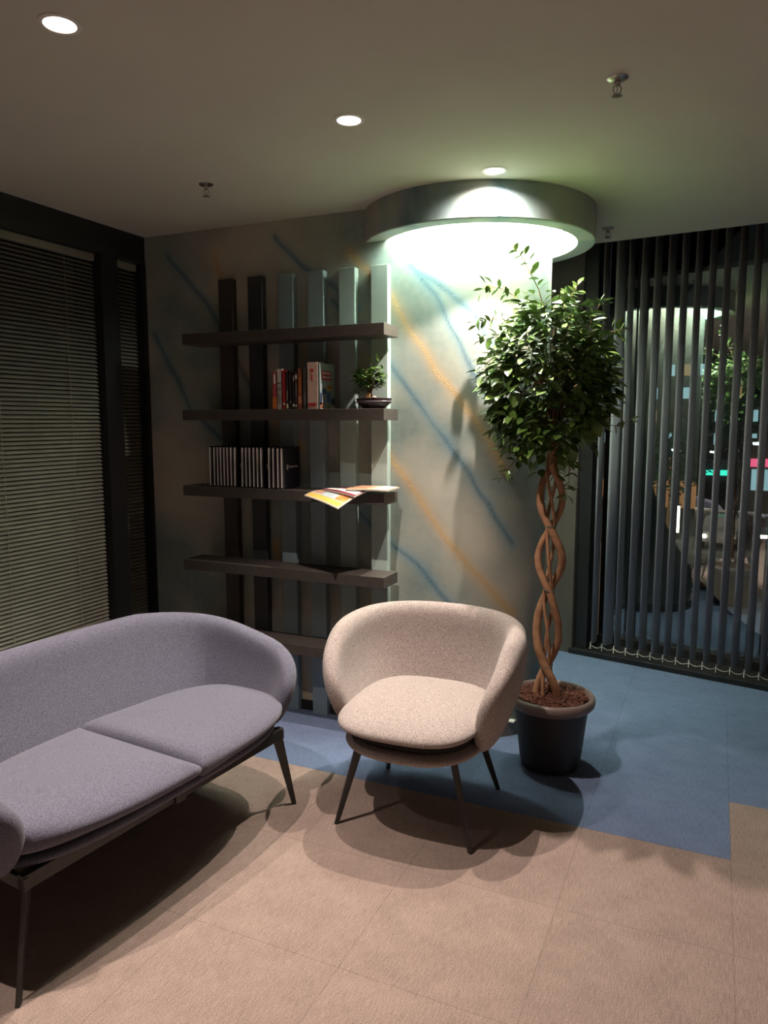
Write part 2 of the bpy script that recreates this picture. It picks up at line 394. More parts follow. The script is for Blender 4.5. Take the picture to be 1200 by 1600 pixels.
def venetian(y0, y1, label, cords, tilt):
    t = thing('venetian_blind', label, 'blind', (XL-.052, (y0+y1)/2, 0), group='venetian blinds on the left window')
    yy0, yy1 = y0-(y0+y1)/2, y1-(y0+y1)/2
    m = MB(); z = .10
    ca, sa = cos(tilt), sin(tilt)
    while z < 2.29:
        P = []
        for k in range(4):
            u = -.0125+.025*k/3; bow = .0016*(1-(u/.0125)**2)
            P.append((u*ca-bow*sa, u*sa+bow*ca+z))
        vs = [(x, yy0, zz) for x, zz in P]+[(x, yy1, zz) for x, zz in P]
        m.add(vs, [(0,1,5,4),(1,2,6,5),(2,3,7,6)]); z += .0200
    m.build('slats', MAT['venetian'], t, smooth=True)
    MB().box((-.016, yy0, 2.298), (.016, yy1, 2.333)).build('headrail', MAT['venetian'], t, bevel=.002)
    MB().box((-.013, yy0, .068), (.013, yy1, .085)).build('bottom_rail', MAT['venetian'], t, bevel=.003)
    for c in cords:
        y = c-(y0+y1)/2
        MB().tube([(.0142, y, .08), (.0142, y, 2.3)], .0013, 5).build('ladder_cord', MAT['cord'], t)
    return t
venetian(.72, 2.910, 'wide olive grey venetian blind on the left window behind the sofa', (1.0, 1.55, 2.10, 2.32, 2.72), radians(-40))
venetian(3.035, 3.207, 'narrow venetian blind between the black mullion and the painted wall', (3.06,), radians(-40))

# ------------------------------------------------------------ vertical blind on the right window
vb = thing('vertical_blind', 'grey vertical blind with narrow hanging slats in front of the right window', 'blind', (0,0,0))
PITCHV = .0757; NV = 48
wbox('headrail', .06, .06+PITCHV*NV, .03, .07, CEIL+.22, CEIL+.26, MAT['black_frame'], vb)
chain = MB()
for i in range(NV):
    base = wpt(.075+PITCHV*i, -.02 if False else 0)
    random.seed(100+i)
    phi = radians(min(28, 18+.8*i)+random.uniform(-2, 2))
    if i == 1: phi = radians(38)
    if i == 5: phi = radians(27)
    d = Vector((sin(phi), cos(phi), 0)); nrm = Vector((cos(phi), -sin(phi), 0))
    zt, zb = CEIL+.22, .075
    vs = []; fs = []
    K = 5
    for j in range(K):
        u = .089*j/(K-1); bow = .004*(1-(2*j/(K-1)-1)**2)
        for z in (zb, zt):
            p = base + d*u + nrm*bow; vs.append((p.x, p.y, z))
    for j in range(K-1): fs.append((2*j, 2*j+2, 2*j+3, 2*j+1))
    s = mesh('slat', vs, fs, MAT['vertical'], vb, True)
    sm = s.modifiers.new('thick', 'SOLIDIFY'); sm.thickness = .0012
    wt = MB(); a = base - d*.002 - nrm*.002
    wt.tube([(a.x, a.y, zb+.012), (a.x, a.y, zb-.034)], .0028, 6)
    c = base + d*.044 + nrm*.004
    M4 = Matrix.Translation((c.x, c.y, zb)) @ Matrix.Rotation(-phi, 4, 'Z')
    wt.build('bottom_weight', MAT['weight'], s)
    if i < NV-1:
        b2 = wpt(.075+PITCHV*(i+1)); pts = []
        for q in range(9):
            f = q/8; p = base.lerp(b2, f) - d*.003; pts.append((p.x, p.y, zb-.004-.016*4*f*(1-f)))
        chain.tube(pts, .0011, 4)
chain.build('bottom_chain', MAT['weight'], vb)
random.seed(11)

# ------------------------------------------------------------ ceiling fittings
def downlight(i, x, y, e, label, size=112, blend=.75):
    t = thing('ceiling_downlight', label, 'ceiling light', (x, y, CEIL), group='recessed downlights in the ceiling')
    MB().lathe([(.052, 0), (.052, -.002), (.046, -.0035), (.040, -.003), (.038, 0)], 40).build('trim_ring', MAT['lampwhite'], t, smooth=True)
    MB().lathe([(.0385, -.001), (.036, -.0025), (.02, -.0032), (.0001, -.0034)], 40).build('lens', MAT['lens'], t, smooth=True)
    ld = bpy.data.lights.new('downlight_beam', 'SPOT'); ld.energy = e; ld.color = WARM; ld.spot_size = radians(size); ld.spot_blend = blend
    ld.shadow_soft_size = .011
    lo = bpy.data.objects.new('lamp_beam', ld); COL.objects.link(lo); lo.parent = t; lo.location = (0, 0, -.0075)
    return t
LL = ['recessed downlight nearest the sofa, at the top left of the ceiling', 'recessed downlight in the middle of the ceiling above the armchair',
      'recessed downlight close against the round soffit of the column', 'recessed downlight behind the sofa end, out towards the camera',
      'added unseen downlight to the right of the camera over the open carpet', 'added unseen downlight at the right of the room, level with the camera',
      'added unseen downlight nearest the right window', 'added unseen downlight at the right behind the camera']
for i, (x, y, e) in enumerate(LAMPS): downlight(i, x, y, e, LL[i], *((158, 1.0) if i == 2 else (90, .65)))
def sprinkler(x, y, label, rz=0):
    t = thing('fire_sprinkler', label, 'sprinkler', (x, y, CEIL), rz, 'fire sprinklers on the ceiling')
    MB().lathe([(.030, 0), (.030, -.002), (.022, -.007), (.010, -.009), (.010, -.001)], 28).build('escutcheon', MAT['chrome'], t, smooth=True)
    m = MB(); m.lathe([(.009, -.006), (.009, -.020), (.006, -.022)], 16)
    for s in (-1, 1): m.tube([(s*.006, 0, -.020), (s*.012, 0, -.028), (s*.009, 0, -.040), (0, 0, -.046)], .0022, 6)
    m.tube([(0, 0, -.02), (0, 0, -.046)], .0018, 6)
    m.build('body', MAT['chrome'], t, smooth=True)
    m = MB(); m.lathe([(.0001, -.046), (.004, -.046), (.004, -.049), (.0001, -.049)], 16)
    for k in range(10):
        m.box((.003, -.0018, -.0495), (.016, .0018, -.048), Matrix.Rotation(2*pi*k/10, 4, 'Z'))
    m.build('deflector', MAT['chrome'], t)
sprinkler(-.31, 2.338, 'fire sprinkler on the right part of the ceiling above the plant', .4)
sprinkler(-1.992, 2.638, 'fire sprinkler on the left part of the ceiling before the shelves', .1)
sprinkler(-.557, 4.045, 'small fire sprinkler near the window just right of the round soffit', .2)

# ------------------------------------------------------------ battens and shelves
BX = [-2.361, -2.183, -2.005, -1.836, -1.668, -1.500]
BC = [(.050,.042,.038), (.038,.042,.050), (.20,.265,.30), (.235,.305,.335), (.32,.41,.39), (.40,.50,.47)]
BN = ['near black', 'very dark grey', 'blue grey', 'light blue grey', 'pale grey green', 'pale mint grey']
BP = ['leftmost of the six behind the shelves', 'second from the left of the six', 'third from the left of the six',
      'fourth from the left of the six', 'fifth from the left of the six', 'rightmost of the six beside the column']
for i, x in enumerate(BX):
    o = MB().box((-.042, -.02, 0), (.042, .0195, 2.215)).build('wall_batten', batten_mat('abcdef'[i], BC[i]), bevel=.0015)
    o.location = (x+.044, 3.22, 0)
    tag(o, 'upright %s wall batten, %s' % (BN[i], BP[i]), 'batten', 'upright battens on the painted wall')
SHT = [1.932, 1.556, 1.172, .785, .410]
SN = ['topmost of the five', 'second from the top, carrying the books and bonsai', 'middle one, carrying the black notebooks',
      'fourth from the top, empty', 'lowest one, seen between the sofa and the armchair']
for z, n in zip(SHT, SN):
    xl = -2.47-(1.932-z)*.03
    o = MB().box((xl, 3.04, z-.052), (-1.36, 3.1995, z)).build('wall_shelf', MAT['shelf'], bevel=.0015)
    # notch-free shelf, fixed on the fronts of the battens
    tag(o, 'dark brown floating wall shelf, %s' % n, 'shelf', 'brown shelves across the battens')

# ------------------------------------------------------------ books
def textobj(name, s, size, mat, parent, loc, rot, ext=.0003, align='CENTER'):
    c = bpy.data.curves.new(name, 'FONT'); c.body = s; c.size = size; c.extrude = ext; c.align_x = align; c.align_y = 'CENTER'
    o = bpy.data.objects.new(name, c); COL.objects.link(o)
    dg = bpy.context.evaluated_depsgraph_get(); me = bpy.data.meshes.new_from_object(o.evaluated_get(dg))
    bpy.data.objects.remove(o); me.materials.clear(); o = newobj(name, me, parent, mat); o.location = loc; o.rotation_euler = rot
    return o
PAGE = M('book_pages', (.55,.50,.42), .9, scale=200)
INKW = M('pale_print', (.60,.57,.53), .6, scale=90); INKD = M('dark_print', (.05,.04,.04), .6, scale=90); INKR = M('red_print', (.42,.03,.03), .6, scale=90)
def book(x0, x1, h, col, label, y0=3.045, d=.14, z=None, extra=None, print_=None):
    z = SHT[1] if z is None else z; w_ = x1-x0
    t = thing('book', label, 'book', ((x0+x1)/2, y0, z), 0, 'books on the second shelf')
    cm = M('book_cover_'+label[:12], col, .5, col2=tuple(c*.8 for c in col), scale=60)
    m = MB(); tk = .0022
    m.box((-w_/2, 0, 0), (-w_/2+tk, d, h)); m.box((w_/2-tk, 0, 0), (w_/2, d, h)); m.box((-w_/2, 0, 0), (w_/2, tk, h))
    m.build('cover', cm, t)
    MB().box((-w_/2+tk, tk, .003), (w_/2-tk, d-.004, h-.003)).build('pages', PAGE, t)
    if print_:
        for (za, zb, wf, mm) in print_:
            MB().box((-w_/2*wf, -.0006, za), (w_/2*wf, .0001, zb)).build('spine_print', mm, t)
    return t, cm
OR = M('orange_spine_band', (.55,.16,.03), .5, scale=60); GY = M('grey_print', (.22,.20,.20), .6, scale=90)
CRM = M('cream_print', (.62,.55,.42), .6, scale=90); YEL = M('yellow_print', (.55,.36,.07), .6, scale=90); BLU = M('blue_print', (.05,.12,.26), .6, scale=60)
NAVY = M('navy_print', (.03,.04,.10), .6, scale=60); PAL = M('pale_blue_print', (.35,.42,.45), .6, scale=60); GRN = M('olive_print', (.22,.22,.06), .6, scale=60)
book(-1.9456, -1.9215, .176, (.42,.07,.08), 'slim red book with an orange foot, leftmost on the shelf', print_=[(.002,.055,.98,OR),(.12,.165,.4,INKW)])
book(-1.9205, -1.8930, .190, (.48,.42,.38), 'whitish book with grey lettering between two red books', print_=[(.03,.075,.7,GY),(.085,.105,.7,GY),(.12,.125,.8,INKD)])
book(-1.8921, -1.8715, .182, (.34,.02,.02), 'bright red book right of the whitish one', print_=[(.02,.03,.5,INKW)])
book(-1.8705, -1.8575, .178, (.045,.035,.030), 'thin black book with a cream mark at its foot, beside the red book', print_=[(.004,.026,.8,CRM),(.04,.09,.4,GY)])
book(-1.8565, -1.8366, .180, (.022,.018,.020), 'plain black book in the middle of the row', print_=[(.03,.036,.6,GY)])
book(-1.8356, -1.8225, .174, (.030,.022,.020), 'black book with two white marks on its spine', print_=[(.012,.024,.8,INKW),(.13,.155,.3,INKW)])
book(-1.8215, -1.8087, .174, (.07,.045,.035), 'dark brown book with a pale upper title', print_=[(.14,.16,.7,INKW),(.012,.02,.6,CRM),(.06,.12,.3,GY)])
book(-1.8076, -1.7810, .188, (.24,.075,.040), 'rust brown book left of the grey one', print_=[(.025,.06,.6,M('tan_print', (.5,.22,.12), .6, scale=60)),(.07,.15,.25,OR)])
book(-1.7795, -1.7580, .186, (.095,.10,.085), 'grey green book against the thick pink one', print_=[(.02,.08,.5,GY)])
book(-1.7535, -1.7015, .215, (.58,.42,.35), 'tall thick salmon pink book, the widest spine', y0=3.042, d=.15, print_=[(.170,.185,.35,INKR),(.012,.028,.75,INKR),(.13,.16,.15,INKR)])
cb_, _ = book(-1.7005, -1.6905, .212, (.27,.36,.34), 'pale blue green book at the right end showing its illustrated front cover', y0=3.048, d=.150)
# cover picture (faces +x): strips in y,z
def cover_patch(y0, y1, z0, z1, mat, name='cover_print', th=.0006):
    return MB().box((.005, y0, z0), (.005+th, y1, z1)).build(name, mat, cb_)
cover_patch(.020, .110, .135, .178, INKR, 'title_block')
for zz in (.160, .141):
    for k, (a, b) in enumerate(((.028,.060),(.066,.102))):
        cover_patch(a, b, zz+.002, zz+.012, INKW, 'title_line', .0010)
cover_patch(.070, .118, .086, .113, YEL, 'title_block', .0012); cover_patch(.078, .110, .098, .107, M('brown_print', (.25,.11,.03), .6), 'title_line', .0016)
for a in [(.004,.055,.085,.115,PAL),(.022,.066,.070,.095,BLU),(.03,.055,.008,.068,GY),(.066,.105,.03,.078,BLU),(.105,.145,.05,.095,PAL),(.115,.145,.02,.055,NAVY),
          (.004,.022,.02,.075,NAVY),(.004,.035,.004,.03,M('rust_print', (.3,.10,.05), .6)),(.02,.05,.002,.012,CRM),(.07,.10,.006,.024,GRN),(.105,.142,.004,.018,CRM)]:
    cover_patch(*a)

# spiral notebooks on the third shelf
ORD = ['leftmost', 'second from the left', 'third from the left', 'fourth from the left', 'fifth from the left', 'sixth from the left', 'seventh from the left',
       'eighth from the left, just after the first gap', 'ninth from the left', 'tenth from the left', 'eleventh from the left', 'twelfth from the left', 'thirteenth from the left',
       'fourteenth from the left, last before the second gap', 'fifteenth from the left, just after the second gap', 'sixteenth from the left', 'seventeenth from the left',
       'rightmost, showing its cover with the white pin logo']
NX = [-2.3182,-2.2945,-2.273,-2.2535,-2.2341,-2.2128,-2.1916,-2.1706,-2.1268,-2.1042,-2.0816,-2.0592,-2.0369,-2.0147,-1.9707,-1.947,-1.9216,-1.9]
NX = [x*3.05/3.045 for x in NX]
NBC = M('black_notebook_cover', (.018,.018,.026), .45, col2=(.015,.015,.020), scale=30)
SPI = M('cream_wire_spiral', (.72,.66,.60), .4, metal=.1, scale=60)
nb = thing('spiral_notebook', 'x', 'notebook', (0,0,0))
m = MB(); m.box((-.0075, .008, .002), (-.0062, .162, .203)); m.box((.0062, .008, .002), (.0075, .162, .203)); m.build('covers', NBC, nb)
MB().box((-.006, .010, .004), (.006, .160, .201)).build('pages', M('dark_page_block', (.05,.045,.05), .9), nb)
m = MB()
for k in range(26):
    z = .008+.0073*k; pts = [(.0034*cos(a), .006+.0070*sin(a), z+.0008*a) for a in [2*pi*q/8 for q in range(9)]]
    m.tube(pts, .0007, 4)
m.tube([(0, -.0005, .006), (0, -.0005, .197)], .0012, 5)
m.build('wire_spiral', SPI, nb)
for i, x in enumerate(NX):
    o = nb if i == 0 else dup(nb)
    o.location = (x, 3.044, SHT[2]); o.rotation_euler = (0, radians(random.uniform(-.5, .5)), radians(random.uniform(-.8, .8)))
    o['label'] = 'black spiral notebook on the middle shelf, ' + ORD[i]; o['category'] = 'notebook'; o['group'] = 'black notebooks on the middle shelf'
last = o; last.rotation_euler = (0,0,0)
WH = M('white_logo_print', (.88,.85,.82), .4)
def logo(par, mat, text=True):
    m = MB(); yc, zc, xx = .045, .108, .0076
    def disc(ri, ro, n=24):
        vs = []; fs = []
        for k in range(n):
            a = 2*pi*k/n
            for r in (ri, ro): vs.append((xx, yc+r*cos(a), zc+r*sin(a)))
        for k in range(n): fs.append((2*k, 2*k+1, (2*((k+1) % n))+1, 2*((k+1) % n)))
        m.add(vs, fs)
    disc(.0045, .0095)
    m.add([(xx, yc-.0082, zc-.005), (xx, yc+.0082, zc-.005), (xx, yc, zc-.018), (xx, yc, zc-.0047)], [(0,3,2),(3,1,2)])
    m.build('pin_logo', mat, par)
    if text:
        textobj('logo_lettering', 'Reporttime', .0175, mat, par, (xx, .103, .1075), (pi/2, 0, pi/2))
for q_ in bpy.data.objects:
    if q_.name.startswith('spiral_notebook') and any(abs(q_.location.x-NX[k]) < 1e-4 for k in (7, 13)): logo(q_, WH, False)
logo(last, WH)

# magazines
def magazine(label, c, rz, wd, dp, th, z, colr, prints, droop=0):
    t = thing('magazine', label, 'magazine', (c[0], c[1], z), rz, 'magazines lying open on the middle shelf')
    cm = M('magazine_'+label[:10], colr, .3, col2=tuple(q*.85 for q in colr), scale=18)
    def sheet(x0, x1, y0, y1, z0, z1):
        m = MB(); n, q = 12, 12; vs = []; fs = []
        def P(i, k, z):
            x = x0+(x1-x0)*i/n; y = y0+(y1-y0)*k/q
            yw = c[1]+x*sin(rz)+y*cos(rz)                 # what overhangs the shelf edge sags
            return (x, y, z-droop*max(0, 3.036-yw)**1.35+.0025*sin(pi*(x/wd+.5)))
        for z in (z0, z1):
            for i in range(n+1):
                for k in range(q+1): vs.append(P(i, k, z))
        N1 = (n+1)*(q+1); id_ = lambda i, k, t: t*N1+i*(q+1)+k
        for t in (0, 1):
            for i in range(n):
                for k in range(q): fs.append((id_(i,k,t), id_(i+1,k,t), id_(i+1,k+1,t), id_(i,k+1,t)))
        for i in range(n):
            fs.append((id_(i,0,0), id_(i+1,0,0), id_(i+1,0,1), id_(i,0,1))); fs.append((id_(i,q,0), id_(i+1,q,0), id_(i+1,q,1), id_(i,q,1)))
        for k in range(q):
            fs.append((id_(0,k,0), id_(0,k+1,0), id_(0,k+1,1), id_(0,k,1))); fs.append((id_(n,k,0), id_(n,k+1,0), id_(n,k+1,1), id_(n,k,1)))
        return m.add(vs, fs)
    sheet(-wd/2, wd/2, -dp/2, dp/2, 0, th*.8).build('pages', PAGEW, t, smooth=False)
    sheet(-wd/2, wd/2, -dp/2, dp/2, th*.8, th).build('cover', cm, t)
    for (x0, x1, y0, y1, mm) in prints:
        sheet(x0*wd, x1*wd, y0*dp, y1*dp, th+.0002, th+.0007).build('cover_print', mm, t)
    return t
PAGEW = M('magazine_paper', (.72,.66,.60), .7, scale=120)
ORG = M('orange_picture', (.60,.28,.08), .35, scale=25, col2=(.30,.10,.03)); SKN = M('skin_picture', (.55,.33,.22), .35, scale=30, col2=(.35,.16,.10)); MAG = M('wine_picture', (.16,.03,.05), .35, scale=20)
Z3 = SHT[2]
magazine('large colourful magazine at the bottom of the pile jutting over the shelf edge', (-1.593, 3.006), radians(-22), .240, .170, .005, Z3, (.55,.45,.34),
         [(-.47,.47,-.46,-.30,YEL), (-.44,.1,-.2,.4,SKN), (.12,.46,-.25,.35,ORG), (-.2,.2,-.28,-.05,PAL)], droop=.75)
magazine('wine red edged magazine lying across the middle of the pile', (-1.543, 3.062), radians(-19), .210, .155, .006, Z3+.0085, (.20,.04,.06),
         [(-.48,.48,-.40,-.18,PAGEW), (-.4,.4,-.1,.4,MAG)], droop=.6)
magazine('pale orange magazine on top, pointing to the right end of the shelf', (-1.436, 3.082), radians(3), .205, .155, .006, Z3+.0175, (.62,.40,.24),
         [(-.45,.1,-.4,.4,SKN), (.15,.46,-.44,.44,PAGEW)], droop=.3)

# ------------------------------------------------------------ leaves
def leafmesh(mb, p, d, up, L_, W_, fold=.25, curl=.2):
    d = d.normalized(); s = d.cross(up)
    if s.length < 1e-3: s = d.cross(Vector((1, .2, 0)))
    s.normalize(); n = s.cross(d).normalized()
    prof = [(0, .06), (.2, .62), (.45, 1), (.7, .82), (.9, .38), (1, 0)]
    vs = []; 
    for t, w_ in prof:
        c = p + d*(t*L_) - n*(curl*L_*t*t)
        vs.append(c); vs.append(c + s*(w_*W_/2) + n*(fold*w_*W_/2)); vs.append(c - s*(w_*W_/2) + n*(fold*w_*W_/2))
    fs = []
    for i in range(len(prof)-1):
        a = 3*i; b = a+3
        fs += [(a, a+1, b+1, b), (a, b, b+2, a+2)]
    mb.add(vs, fs)

# bonsai
bo = thing('bonsai', 'small leafy bonsai in a shallow dark glazed tray on the second shelf', 'bonsai', (-1.445, 3.118, SHT[1]))
LAC = M('dark_glazed_ceramic', (.045,.028,.035), .18, col2=(.038,.024,.03), scale=20)
m = MB()
m.lathe([(.052, 0), (.056, .006), (.058, .008), (.080, .026), (.084, .040), (.086, .048), (.080, .048), (.077, .040), (.0001, .040)], 48, sx=1, sy=.72)
m.build('tray', LAC, bo, smooth=True)
m = MB(); m.lathe([(.0845, .029), (.0865, .031), (.0868, .034), (.085, .036)], 48, sx=1, sy=.72, close=True); m.build('glaze_band', M('grey_glaze_band', (.16,.13,.15), .2), bo, smooth=True)
m = MB(); m.lathe([(.078, .0395), (.070, .046), (.04, .050), (.0001, .052)], 32, sx=1, sy=.7); m.build('soil', MAT['soil'], bo, smooth=True)
m = MB(); m.box((-.028, -.035, .048), (-.004, -.020, .072)); m.build('bark_chip', M('tan_wood_chip', (.45,.28,.12), .8), bo, bevel=.004)
m = MB(); m.lathe([(.0001,0),(.009,.002),(.011,.006),(.007,.010),(.0001,.012)], 14, c=(.020,-.040,.046)); m.build('pebble', M('pink_pebble', (.55,.38,.34), .5), bo, smooth=True)
m = MB(); m.tube([(-.018,0,.045),(-.022,0,.075),(-.010,.003,.105),(-.014,0,.135),(-.01,0,.165)], [.012,.010,.008,.006,.003], 10)
for k in range(9):
    a = k*2.4; m.tube([(-.014,0,.09+.008*k), (-.014+.03*cos(a), .02*sin(a), .105+.009*k), (-.014+.055*cos(a), .03*sin(a), .112+.009*k)], [.003,.002,.001], 5)
m.build('trunk', MAT['twig'], bo, smooth=True)
m = MB(); rnd = random.Random(5)
for k in range(330):
    a = rnd.uniform(0, 2*pi); zz = rnd.uniform(-1, 1); r = rnd.uniform(.45, 1)
    q = Vector((cos(a)*sqrt(1-zz*zz)*.074, sin(a)*sqrt(1-zz*zz)*.042, zz*.055))*r + Vector((-.024, -.002, .140))
    dd = Vector((cos(a), sin(a)*.8, rnd.uniform(-.3, .7)))
    leafmesh(m, q, dd, Vector((rnd.uniform(-.3,.3), rnd.uniform(-.6,.2), 1)), rnd.uniform(.024, .034), rnd.uniform(.013, .018))
for (x, z) in ((-.02, .225), (-.018, .215), (.025, .232), (.03, .215), (.045, .18), (.04, .105), (.035, .115), (-.07, .20)):
    leafmesh(m, Vector((x, 0, z)), Vector((rnd.uniform(-.5,.5), -.3, .6)), Vector((0,-1,.3)), .022, .012)
m.tube([(-.01,0,.17),(-.018,0,.22)], .0008, 4); m.tube([(.0,0,.17),(.026,0,.23)], .0008, 4)
m.build('foliage', MAT['leaf2'], bo)

# ------------------------------------------------------------ upholstery
def smoothstep_table(tab, x):
    for (x0, y0), (x1, y1) in zip(tab, tab[1:]):
        if x <= x1:
            t = (x-x0)/(x1-x0); t = t*t*(3-2*t)*.5+t*.5; return y0+(y1-y0)*t
    return tab[-1][1]
def shell(name, mat, parent, fA, fB, nexp, fTh, z0, fH, th, na=60, nb_=26, ea=14, eb=9, yoff=lambda b: 0):
    # arc-length parameter of the plan curve
    def plan(theta, A, B): 
        r = (abs(sin(theta)/A)**nexp+abs(cos(theta)/B)**nexp)**(-1/nexp); return r*sin(theta), r*cos(theta)
    Aref, Bref = fA(.6), fB(.6); tab = [(0, 0)]; N_ = 600; L_ = 0; px, py = plan(0, Aref, Bref)
    for i in range(1, N_+1):
        t = radians(175)*i/N_; qx, qy = plan(t, Aref, Bref); L_ += math.hypot(qx-px, qy-py); px, py = qx, qy; tab.append((L_, t))
    def s2t(s):
        lo, hi = 0, N_
        while hi-lo > 1:
            md = (lo+hi)//2
            if tab[md][0] <= s: lo = md
            else: hi = md
        f = (s-tab[lo][0])/(tab[hi][0]-tab[lo][0]); return tab[lo][1]+(tab[hi][1]-tab[lo][1])*f
    def t2s(t):
        i = t/radians(175)*N_; lo = int(i); return tab[lo][0]+(tab[min(lo+1, N_)][0]-tab[lo][0])*(i-lo)
    def mid(a, b):
        be = (b+1)/2; be_ = max(0, min(1, be))
        smax = t2s(radians(fTh(be_))); th_ = s2t(min(abs(a)*smax, tab[-1][0]*.99)); sg = 1 if a >= 0 else -1
        x, y = plan(th_, fA(be_), fB(be_)); H = fH(th_)
        return Vector((sg*x, y+yoff(be), z0+be*(H-z0)))
    NU, NVv = 2*na, nb_
    avals = [sin(pi/2*(2*i/NU-1)) for i in range(NU+1)]
    avals = [.5*a_+.5*(2*i/NU-1) for i, a_ in enumerate(avals)]
    avals[0], avals[-1] = -1, 1
    bvals = [sin(pi/2*(2*j/NVv-1)) for j in range(NVv+1)]
    vs = []; idx = {}
    for j, b in enumerate(bvals):
        for i, a in enumerate(avals):
            p = mid(a, b); e = 1e-3
            du = mid(min(a+e, 1), b)-mid(max(a-e, -1), b); dv = mid(a, min(b+e, 1))-mid(a, max(b-e, -1))
            n = du.cross(dv); n = n.normalized() if n.length > 0 else Vector((0,0,1))
            pr = sqrt(max(0, 1-abs(a)**ea))*sqrt(max(0, 1-abs(b)**eb))
            rim = i in (0, NU) or j in (0, NVv)
            idx[(i, j, 0)] = len(vs); vs.append(p+n*(th/2*pr))
            if rim: idx[(i, j, 1)] = idx[(i, j, 0)]
            else: idx[(i, j, 1)] = len(vs); vs.append(p-n*(th/2*pr))
    fs = []
    for j in range(NVv):
        for i in range(NU):
            for k in (0, 1):
                f = [idx[(i, j, k)], idx[(i+1, j, k)], idx[(i+1, j+1, k)], idx[(i, j+1, k)]]
                fs.append(f if k == 0 else f[::-1])
    o = mesh(name, vs, fs, mat, parent, True)
    sm = o.modifiers.new('soft', 'SMOOTH'); sm.factor = .5; sm.iterations = 3
    return o
def cushion(name, mat, parent, outline, c, zc, h_top, h_bot, kf=lambda a: 6, crown=.012, n=96, nr=16):
    vs = [(c[0], c[1], zc+h_top+crown)]; fs = []
    for side in (1, -1):
        start = len(vs)
        if side == -1: vs.append((c[0], c[1], zc-h_bot)); start = len(vs)
        for q in range(1, nr+1):
            rho = sin(pi/2*q/nr)
            for i in range(n):
                a = 2*pi*i/n; x, y = outline(a)
                k = kf(a); pr = sqrt(max(0, 1-rho**k))
                z = zc+(h_top*pr+crown*(1-rho*rho)) if side == 1 else zc-h_bot*pr
                if q == nr: z = zc
                vs.append((c[0]+x*rho, c[1]+y*rho, z))
        for i in range(n): 
            fs.append((start-1, start+i, start+(i+1) % n) if side == 1 else (start-1, start+(i+1) % n, start+i))
        for q in range(nr-1):
            for i in range(n):
                a, b = start+q*n+i, start+q*n+(i+1) % n
                fs.append((a, a+n, b+n, b) if side == 1 else (a, b, b+n, a+n))
    me = bpy.data.meshes.new(name); me.from_pydata(vs, [], fs); bm = bmesh.new(); bm.from_mesh(me)
    bmesh.ops.remove_doubles(bm, verts=bm.verts[:], dist=1e-5); bmesh.ops.recalc_face_normals(bm, faces=bm.faces[:]); bm.to_mesh(me); bm.free()
    for p in me.polygons: p.use_smooth = True
    return newobj(name, me, parent, mat)
def sup(A, B, n): return lambda a: ((abs(cos(a)/A)**n+abs(sin(a)/B)**n)**(-1/n)*cos(a), (abs(cos(a)/A)**n+abs(sin(a)/B)**n)**(-1/n)*sin(a))
def leg(name, top, foot, wt, wb, mat, parent):
    top, foot = Vector(top), Vector(foot); m = MB(); vs = []
    d = Vector((-1 if foot.x > 0 else 1, -.78 if foot.y > 0 else .78, 0)).normalized(); s = Vector((-d.y, d.x, 0))
    for p, w_ in ((foot, wb), (top, wt)):
        for a, b in ((-1,-1),(1,-1),(1,1),(-1,1)):
            q = p+d*(a*w_/2)+s*(b*.0065); vs.append((q.x, q.y, q.z))
    m.add(vs, [(0,3,2,1),(4,5,6,7),(0,1,5,4),(1,2,6,5),(2,3,7,6),(3,0,4,7)]); return m.build(name, mat, parent, bevel=.002)

# armchair
ch = thing('armchair', 'rounded taupe grey upholstered tub armchair with four slim dark legs beside the potted tree', 'armchair', (-.980, 2.56, 0), radians(2))
shell('backrest', MAT['chair_fabric'], ch,
      lambda b: .245+.096*sin(pi/2*min(1, b*1.22)),
      lambda b: .250+.065*sin(pi/2*b), 2.7,
      lambda b: 127-(30*((b-.48)/.52)**2 if b > .48 else 15*((.48-b)/.48)**2),
      .305, lambda t: .745-.045*min(1, t/1.9)**2-.02*max(0, t-1.5), .085, ea=16, eb=9)
cushion('seat_cushion', MAT['chair_fabric'], ch, sup(.268, .305, 3.1), (0, -.055), .418, .040, .036, kf=lambda a: 5, crown=.018)
cushion('seat_base', MAT['chair_fabric'], ch, sup(.266, .285, 2.5), (0, -.035), .328, .024, .028, kf=lambda a: 8, crown=0)
cushion('seat_gap_shade', MAT['under'], ch, sup(.235, .262, 2.8), (0, -.03), .366, .018, .016, kf=lambda a: 20, crown=0)  # black filler painting the shaded gap between cushion and base
for sx in (-1, 1):
    leg('leg', (sx*.178, -.19, .318), (sx*.259, -.238, 0), .034, .017, MAT['steel'], ch)
    leg('leg', (sx*.175, .13, .318), (sx*.243, .245, 0), .034, .017, MAT['steel'], ch)
m = MB(); m.box((-.18,-.205,.300),(.18,-.175,.312)); m.box((-.18,.115,.300),(.18,.145,.312)); m.build('under_frame', MAT['steel'], ch)

